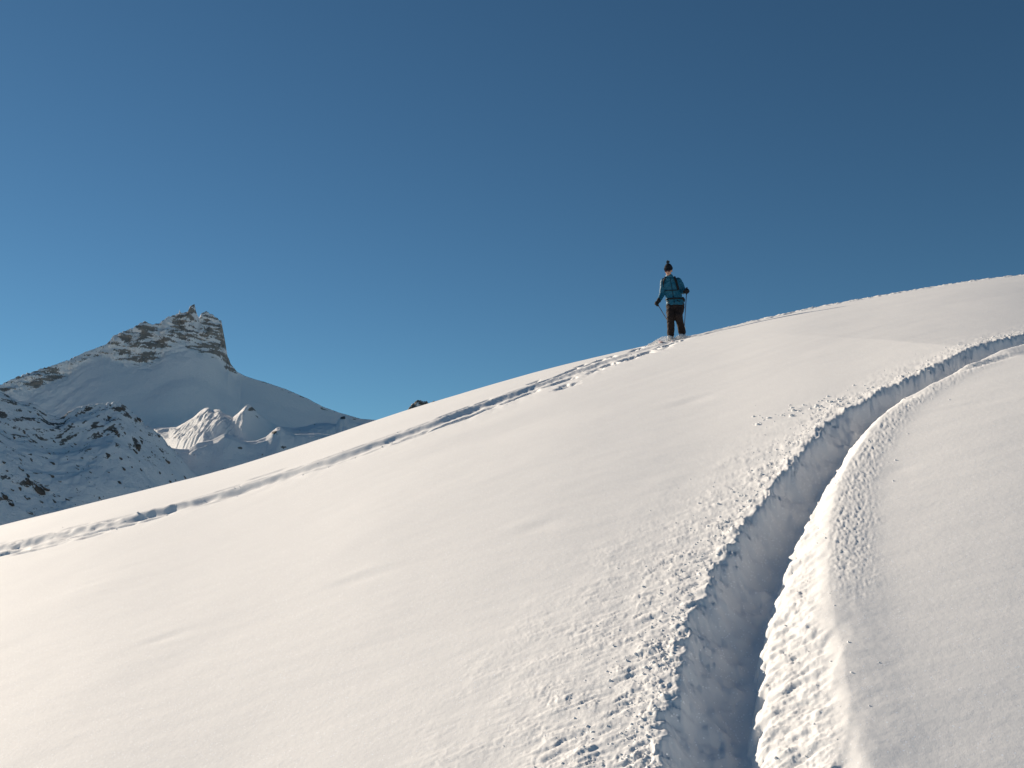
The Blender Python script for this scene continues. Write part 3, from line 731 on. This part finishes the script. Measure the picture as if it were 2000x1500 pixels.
# boots
def boot(foot, ang, name='boot'):
    f = Vector((math.sin(ang), -math.cos(ang), 0)); bm = bmesh.new()
    z = Vector((0, 0, 1)); b = foot + z * .055
    chain(bm, [b - f * .08, b + f * .04, b + f * .15 - z * .008], [.050, .050, .042], 14)
    chain(bm, [b - f * .05, b - f * .035 + z * .10, b - f * .02 + z * .20], [.052, .056, .062], 14)
    o = fused(name, bm, M_boot, person, .008, 1)
    for k in range(3):
        c = b + f * (.045 - .02 * k) + z * (.035 + .05 * k); s_ = Vector((f.y, -f.x, 0)); bm = bmesh.new()
        chain(bm, [c - s_ * .045, c + f * .014, c + s_ * .045], [.007, .008, .007], 6); plain('buckle', bm, M_steel, o)
boot(FL, math.radians(-16)); boot(FR, math.radians(-14))
# skis: lie on the ground along the track, tips towards the camera
def ski(foot, ang, label):
    f = Vector((math.sin(ang), -math.cos(ang), 0)); s_ = Vector((-f.y, f.x, 0))
    r = root('ski'); bm = bmesh.new(); prev = None
    a, b = foot - f * .5, foot + f * .5
    za, zb = gl(a.x, a.y), gl(b.x, b.y); sl = (zb - za) / 1.0; z0 = foot.z - .035
    for t in np.linspace(-.80, .92, 30):
        w = .040 + .010 * (abs(t) / .85) ** 2 if t < .78 else .050 * math.sqrt(max(.02, 1 - ((t - .78) / .145) ** 2))
        if t < -.76: w *= .8
        lift = .012 + (.06 * ((t - .62) / .3) ** 2 if t > .62 else 0)
        c = foot + f * t; c.z = z0 + sl * t + lift
        vs = [bm.verts.new(c + s_ * sgn * w + Vector((0, 0, dz_))) for sgn, dz_ in ((-1, -.009), (1, -.009), (1, .004), (-1, .004))]
        if prev:
            for k in range(4): bm.faces.new((prev[k], prev[(k + 1) % 4], vs[(k + 1) % 4], vs[k]))
        else: bm.faces.new(vs)
        prev = vs
    bm.faces.new(prev[::-1])
    plain('ski_board', bm, M_ski, r, False)
    for t0, nm in ((.14, 'toe_binding'), (-.14, 'heel_binding')):
        c = foot + f * t0; c.z = z0 + sl * t0 + .03; bm = bmesh.new()
        bmesh.ops.create_cube(bm, size=1, matrix=Matrix.Translation(c) @ Matrix.Rotation(ang, 4, 'Z') @ Matrix.Diagonal((.075, .07, .035, 1)))
        bmesh.ops.bevel(bm, geom=bm.edges[:], offset=.012, segments=2, affect='EDGES', profile=.5)
        plain(nm, bm, M_steel, r)
    tag(r, label, 'ski', 'skis of the skier')
ski(FL, math.radians(-16), 'pale ski under the boot on the left, half buried in loose snow')
ski(FR, math.radians(-14), 'pale ski under the boot on the right, higher up the slope')
def pole(hand, tip, label):
    r = root('ski_pole'); ax = (hand - tip).normalized()
    bm = bmesh.new(); chain(bm, [tip + ax * .03, hand - ax * .03], [.0085, .0095], 10); plain('shaft', bm, M_pole, r)
    bm = bmesh.new(); chain(bm, [hand - ax * .075, hand - ax * .02, hand + ax * .05, hand + ax * .075], [.013, .016, .015, .021], 12); plain('grip', bm, M_black, r)
    bm = bmesh.new(); chain(bm, [tip, tip + ax * .04], [.003, .006], 8); plain('tip', bm, M_steel, r)
    bm = bmesh.new(); M = Matrix.Translation(tip + ax * .07) @ ax.to_track_quat('Z', 'Y').to_matrix().to_4x4()
    bmesh.ops.create_cone(bm, cap_ends=True, segments=20, radius1=.050, radius2=.014, depth=.018, matrix=M); plain('basket', bm, M_boot, r)
    side = ax.cross(Vector((0, 1, 0))).normalized(); p0 = hand + ax * .065
    P = [p0, p0 + side * .03 - ax * .03, p0 + side * .045 - ax * .08, p0 + side * .03 - ax * .12, p0 + side * .012 - ax * .10]
    ribbon('strap', P, .018, .002, M_black, r, [side + ax * .3] * 5)
    tag(r, label, 'ski pole', 'ski poles of the skier')
pole(haL, tipL, 'ski pole trailing back from the lowered hand on the left')
pole(haR, tipR, 'thin ski pole planted upright under the raised hand on the right')
# backpack: worn on the back, straps over the chest
bp = root('backpack'); tag(bp, 'black backpack on the skier with straps over the teal jacket', 'backpack')
def torso_at(z):
    R = np.array(TOR); return [float(np.interp(z, R[:, 2], R[:, k])) for k in (0, 1, 3, 4)]
def skin_pt(x, z, off=.016):
    cx, cy, rx, ry = torso_at(z); t = max(-.97, min(.97, (x - cx) / rx)); c = math.sqrt(1 - t * t)
    n = Vector((t / rx, -c / ry, 0)).normalized(); return Vector((cx + rx * t, cy - ry * c, z)) + n * off, n
bm = bmesh.new()
loft(bm, [(-.03, .19, .86, .10, .05), (-.03, .205, .90, .155, .085), (-.05, .215, 1.05, .165, .105), (-.08, .205, 1.25, .160, .100), (-.095, .185, 1.38, .130, .075), (-.10, .165, 1.43, .06, .03)])
ellipsoid(bm, Vector((.15, .10, .92)), (.055, .07, .075)); 
fused('pack_body', bm, M_black, bp, .012, 3, .006, 8, 33)
for xs in ([(-.215, 1.40), (-.245, 1.34), (-.262, 1.26), (-.262, 1.16), (-.245, 1.06)], [(-.030, 1.40), (-.010, 1.34), (.010, 1.27), (.028, 1.19), (.050, 1.10)]):
    P, U = zip(*[skin_pt(x, z, .020) for x, z in xs])
    k = -1 if xs[0][0] < -.1 else 1
    P = [Vector((P[0].x, .10, 1.40)), Vector((P[0].x, -.02, 1.435))] + list(P); U = [Vector((0, .5, 1)), Vector((0, 0, 1))] + list(U)
    ribbon('shoulder_strap', P, .050, .012, M_black, bp, U)
P, U = zip(*[skin_pt(x, 1.105 - .015 * math.sin((x + .25) * 9), .018) for x in np.linspace(-.235, .035, 9)])
ribbon('chest_strap', P, .015, .005, M_black, bp, U)
P, U = zip(*[skin_pt(x, .905 + .02 * (x + .1), .018) for x in np.linspace(-.213, .155, 12)])
ribbon('hip_belt', P, .030, .010, M_black, bp, U)

P, U = zip(*[skin_pt(-.118 + .085 * (1.40 - z) / .62, z, .010) for z in np.linspace(1.40, .785, 14)])
ribbon('zip', P, .008, .005, M_black, person, U)
for x0, x1, z0 in ((-.205, -.150, .865), (.02, .085, .862)):
    P, U = zip(*[skin_pt(x0 + (x1 - x0) * k / 4, z0 - .03 * k / 4, .008) for k in range(5)])
    ribbon('pocket_flap', P, .016, .004, M_black, person, U)

# ------------------------------------------------------------------ loose snow
def ico(sub=1, seed=0):
    bm = bmesh.new(); bmesh.ops.create_icosphere(bm, subdivisions=sub, radius=1); r = np.random.default_rng(seed)
    V = np.array([v.co[:] for v in bm.verts]); V *= (1 + r.normal(size=(len(V), 1)) * .16); Fa = np.array([[v.index for v in f.verts] for f in bm.faces]); bm.free()
    return V, Fa
ICO = [ico(1, k) for k in range(6)] ; ICO2 = [ico(2, k) for k in range(6)]
def crumbs(name, P, R, label, base=ICO, seed=0, sink=.35):
    r = np.random.default_rng(seed); VV = []; FF = []; n = 0
    for i in range(len(P)):
        V, Fa = base[i % len(base)]
        a = r.uniform(0, 6.28); c, s_ = math.cos(a), math.sin(a); sc = R[i] * np.array([r.uniform(.8, 1.35), r.uniform(.7, 1.1), r.uniform(.55, .9)])
        Q = V * sc; Q = np.stack([Q[:, 0] * c - Q[:, 1] * s_, Q[:, 0] * s_ + Q[:, 1] * c, Q[:, 2]], -1)
        VV.append(Q + P[i] + [0, 0, (0.5 - sink) * R[i]]); FF.append(Fa + n); n += len(V)
    o = mesh_from(name, np.concatenate(VV), np.concatenate(FF), M_crumb)
    tag(o, label, kind='stuff'); return o
rc = np.random.default_rng(19)
# along the deep track
n = 3000
y = 2.0 + 9.5 * rc.uniform(0, 1, n) ** 1.35
side = rc.uniform(0, 1, n)
off = np.where(side < .94, -.27 - rc.exponential(.10, n), np.where(side < .97, rc.uniform(.05, .25, n), np.where(rc.uniform(0, 1, n) < .5, -.12 + rc.normal(0, .06, n), .28 + rc.exponential(.05, n))))
mm = np.interp(y, _ty, _tdx); nn = np.sqrt(1 + mm * mm)
x = np.interp(y, _ty, _tx) + off / nn; yy = y - off * mm / nn
R = np.clip(  .0018 * np.exp(rc.normal(0, .5, n)) * (1 + y * .12), .0012, .012)
crumbs('snow_crumbs', np.stack([x, yy, slope_h(x, yy)], -1), R, 'small crumbs of snow thrown up along the deep ski track')
# a spill of lumps left of the track further up, and lumps along the far track
pts = []
for k in range(70):
    px, py = rc.uniform(1470, 1660), 0
    py = 822 - (px - 1470) * .22 + rc.normal(0, 6); P = on_slope(px, py); pts.append(P[:2])
for k in range(260):
    xx = rc.uniform(-8.5, 12); yv = np.interp(xx, _fx, _fy); o_ = rc.normal(0, .45); m_ = np.interp(xx, _fx, _fdy); q_ = math.sqrt(1 + m_ * m_)
    pts.append((xx - o_ * m_ / q_, yv + o_ / q_))
pts = np.array(pts); R = np.clip(.008 * np.exp(rc.normal(0, .5, len(pts))), .004, .020)
crumbs('snow_lumps', np.stack([pts[:, 0], pts[:, 1], slope_h(pts[:, 0], pts[:, 1])], -1), R, 'lumps of snow scattered along the shallow ski track near the crest', seed=4)
# powder thrown up round the skis
n = 14000; a = rc.uniform(0, 1, n) ** .8
lx = np.where(rc.uniform(0, 1, n) < .72, .10 - .75 * a, rc.normal(.12, .09, n)); ly = rc.normal(-.05, .18, n)
hmax = np.where(lx < -.1, .11 * np.exp(-((lx + .28) / .26) ** 2) + .02, .07 * np.exp(-((lx - .1) / .15) ** 2) + .02)
lz = rc.uniform(0, 1, n) ** 1.7 * hmax
wx = sx + cy_ * lx - sy_ * ly; wy = sy + sy_ * lx + cy_ * ly
crumbs('powder_spray', np.stack([wx, wy, slope_h(wx, wy) + lz], -1), np.clip(.0023 * np.exp(rc.normal(0, .5, n)), .0012, .007), 'puff of powder snow thrown up around the skis', seed=9)
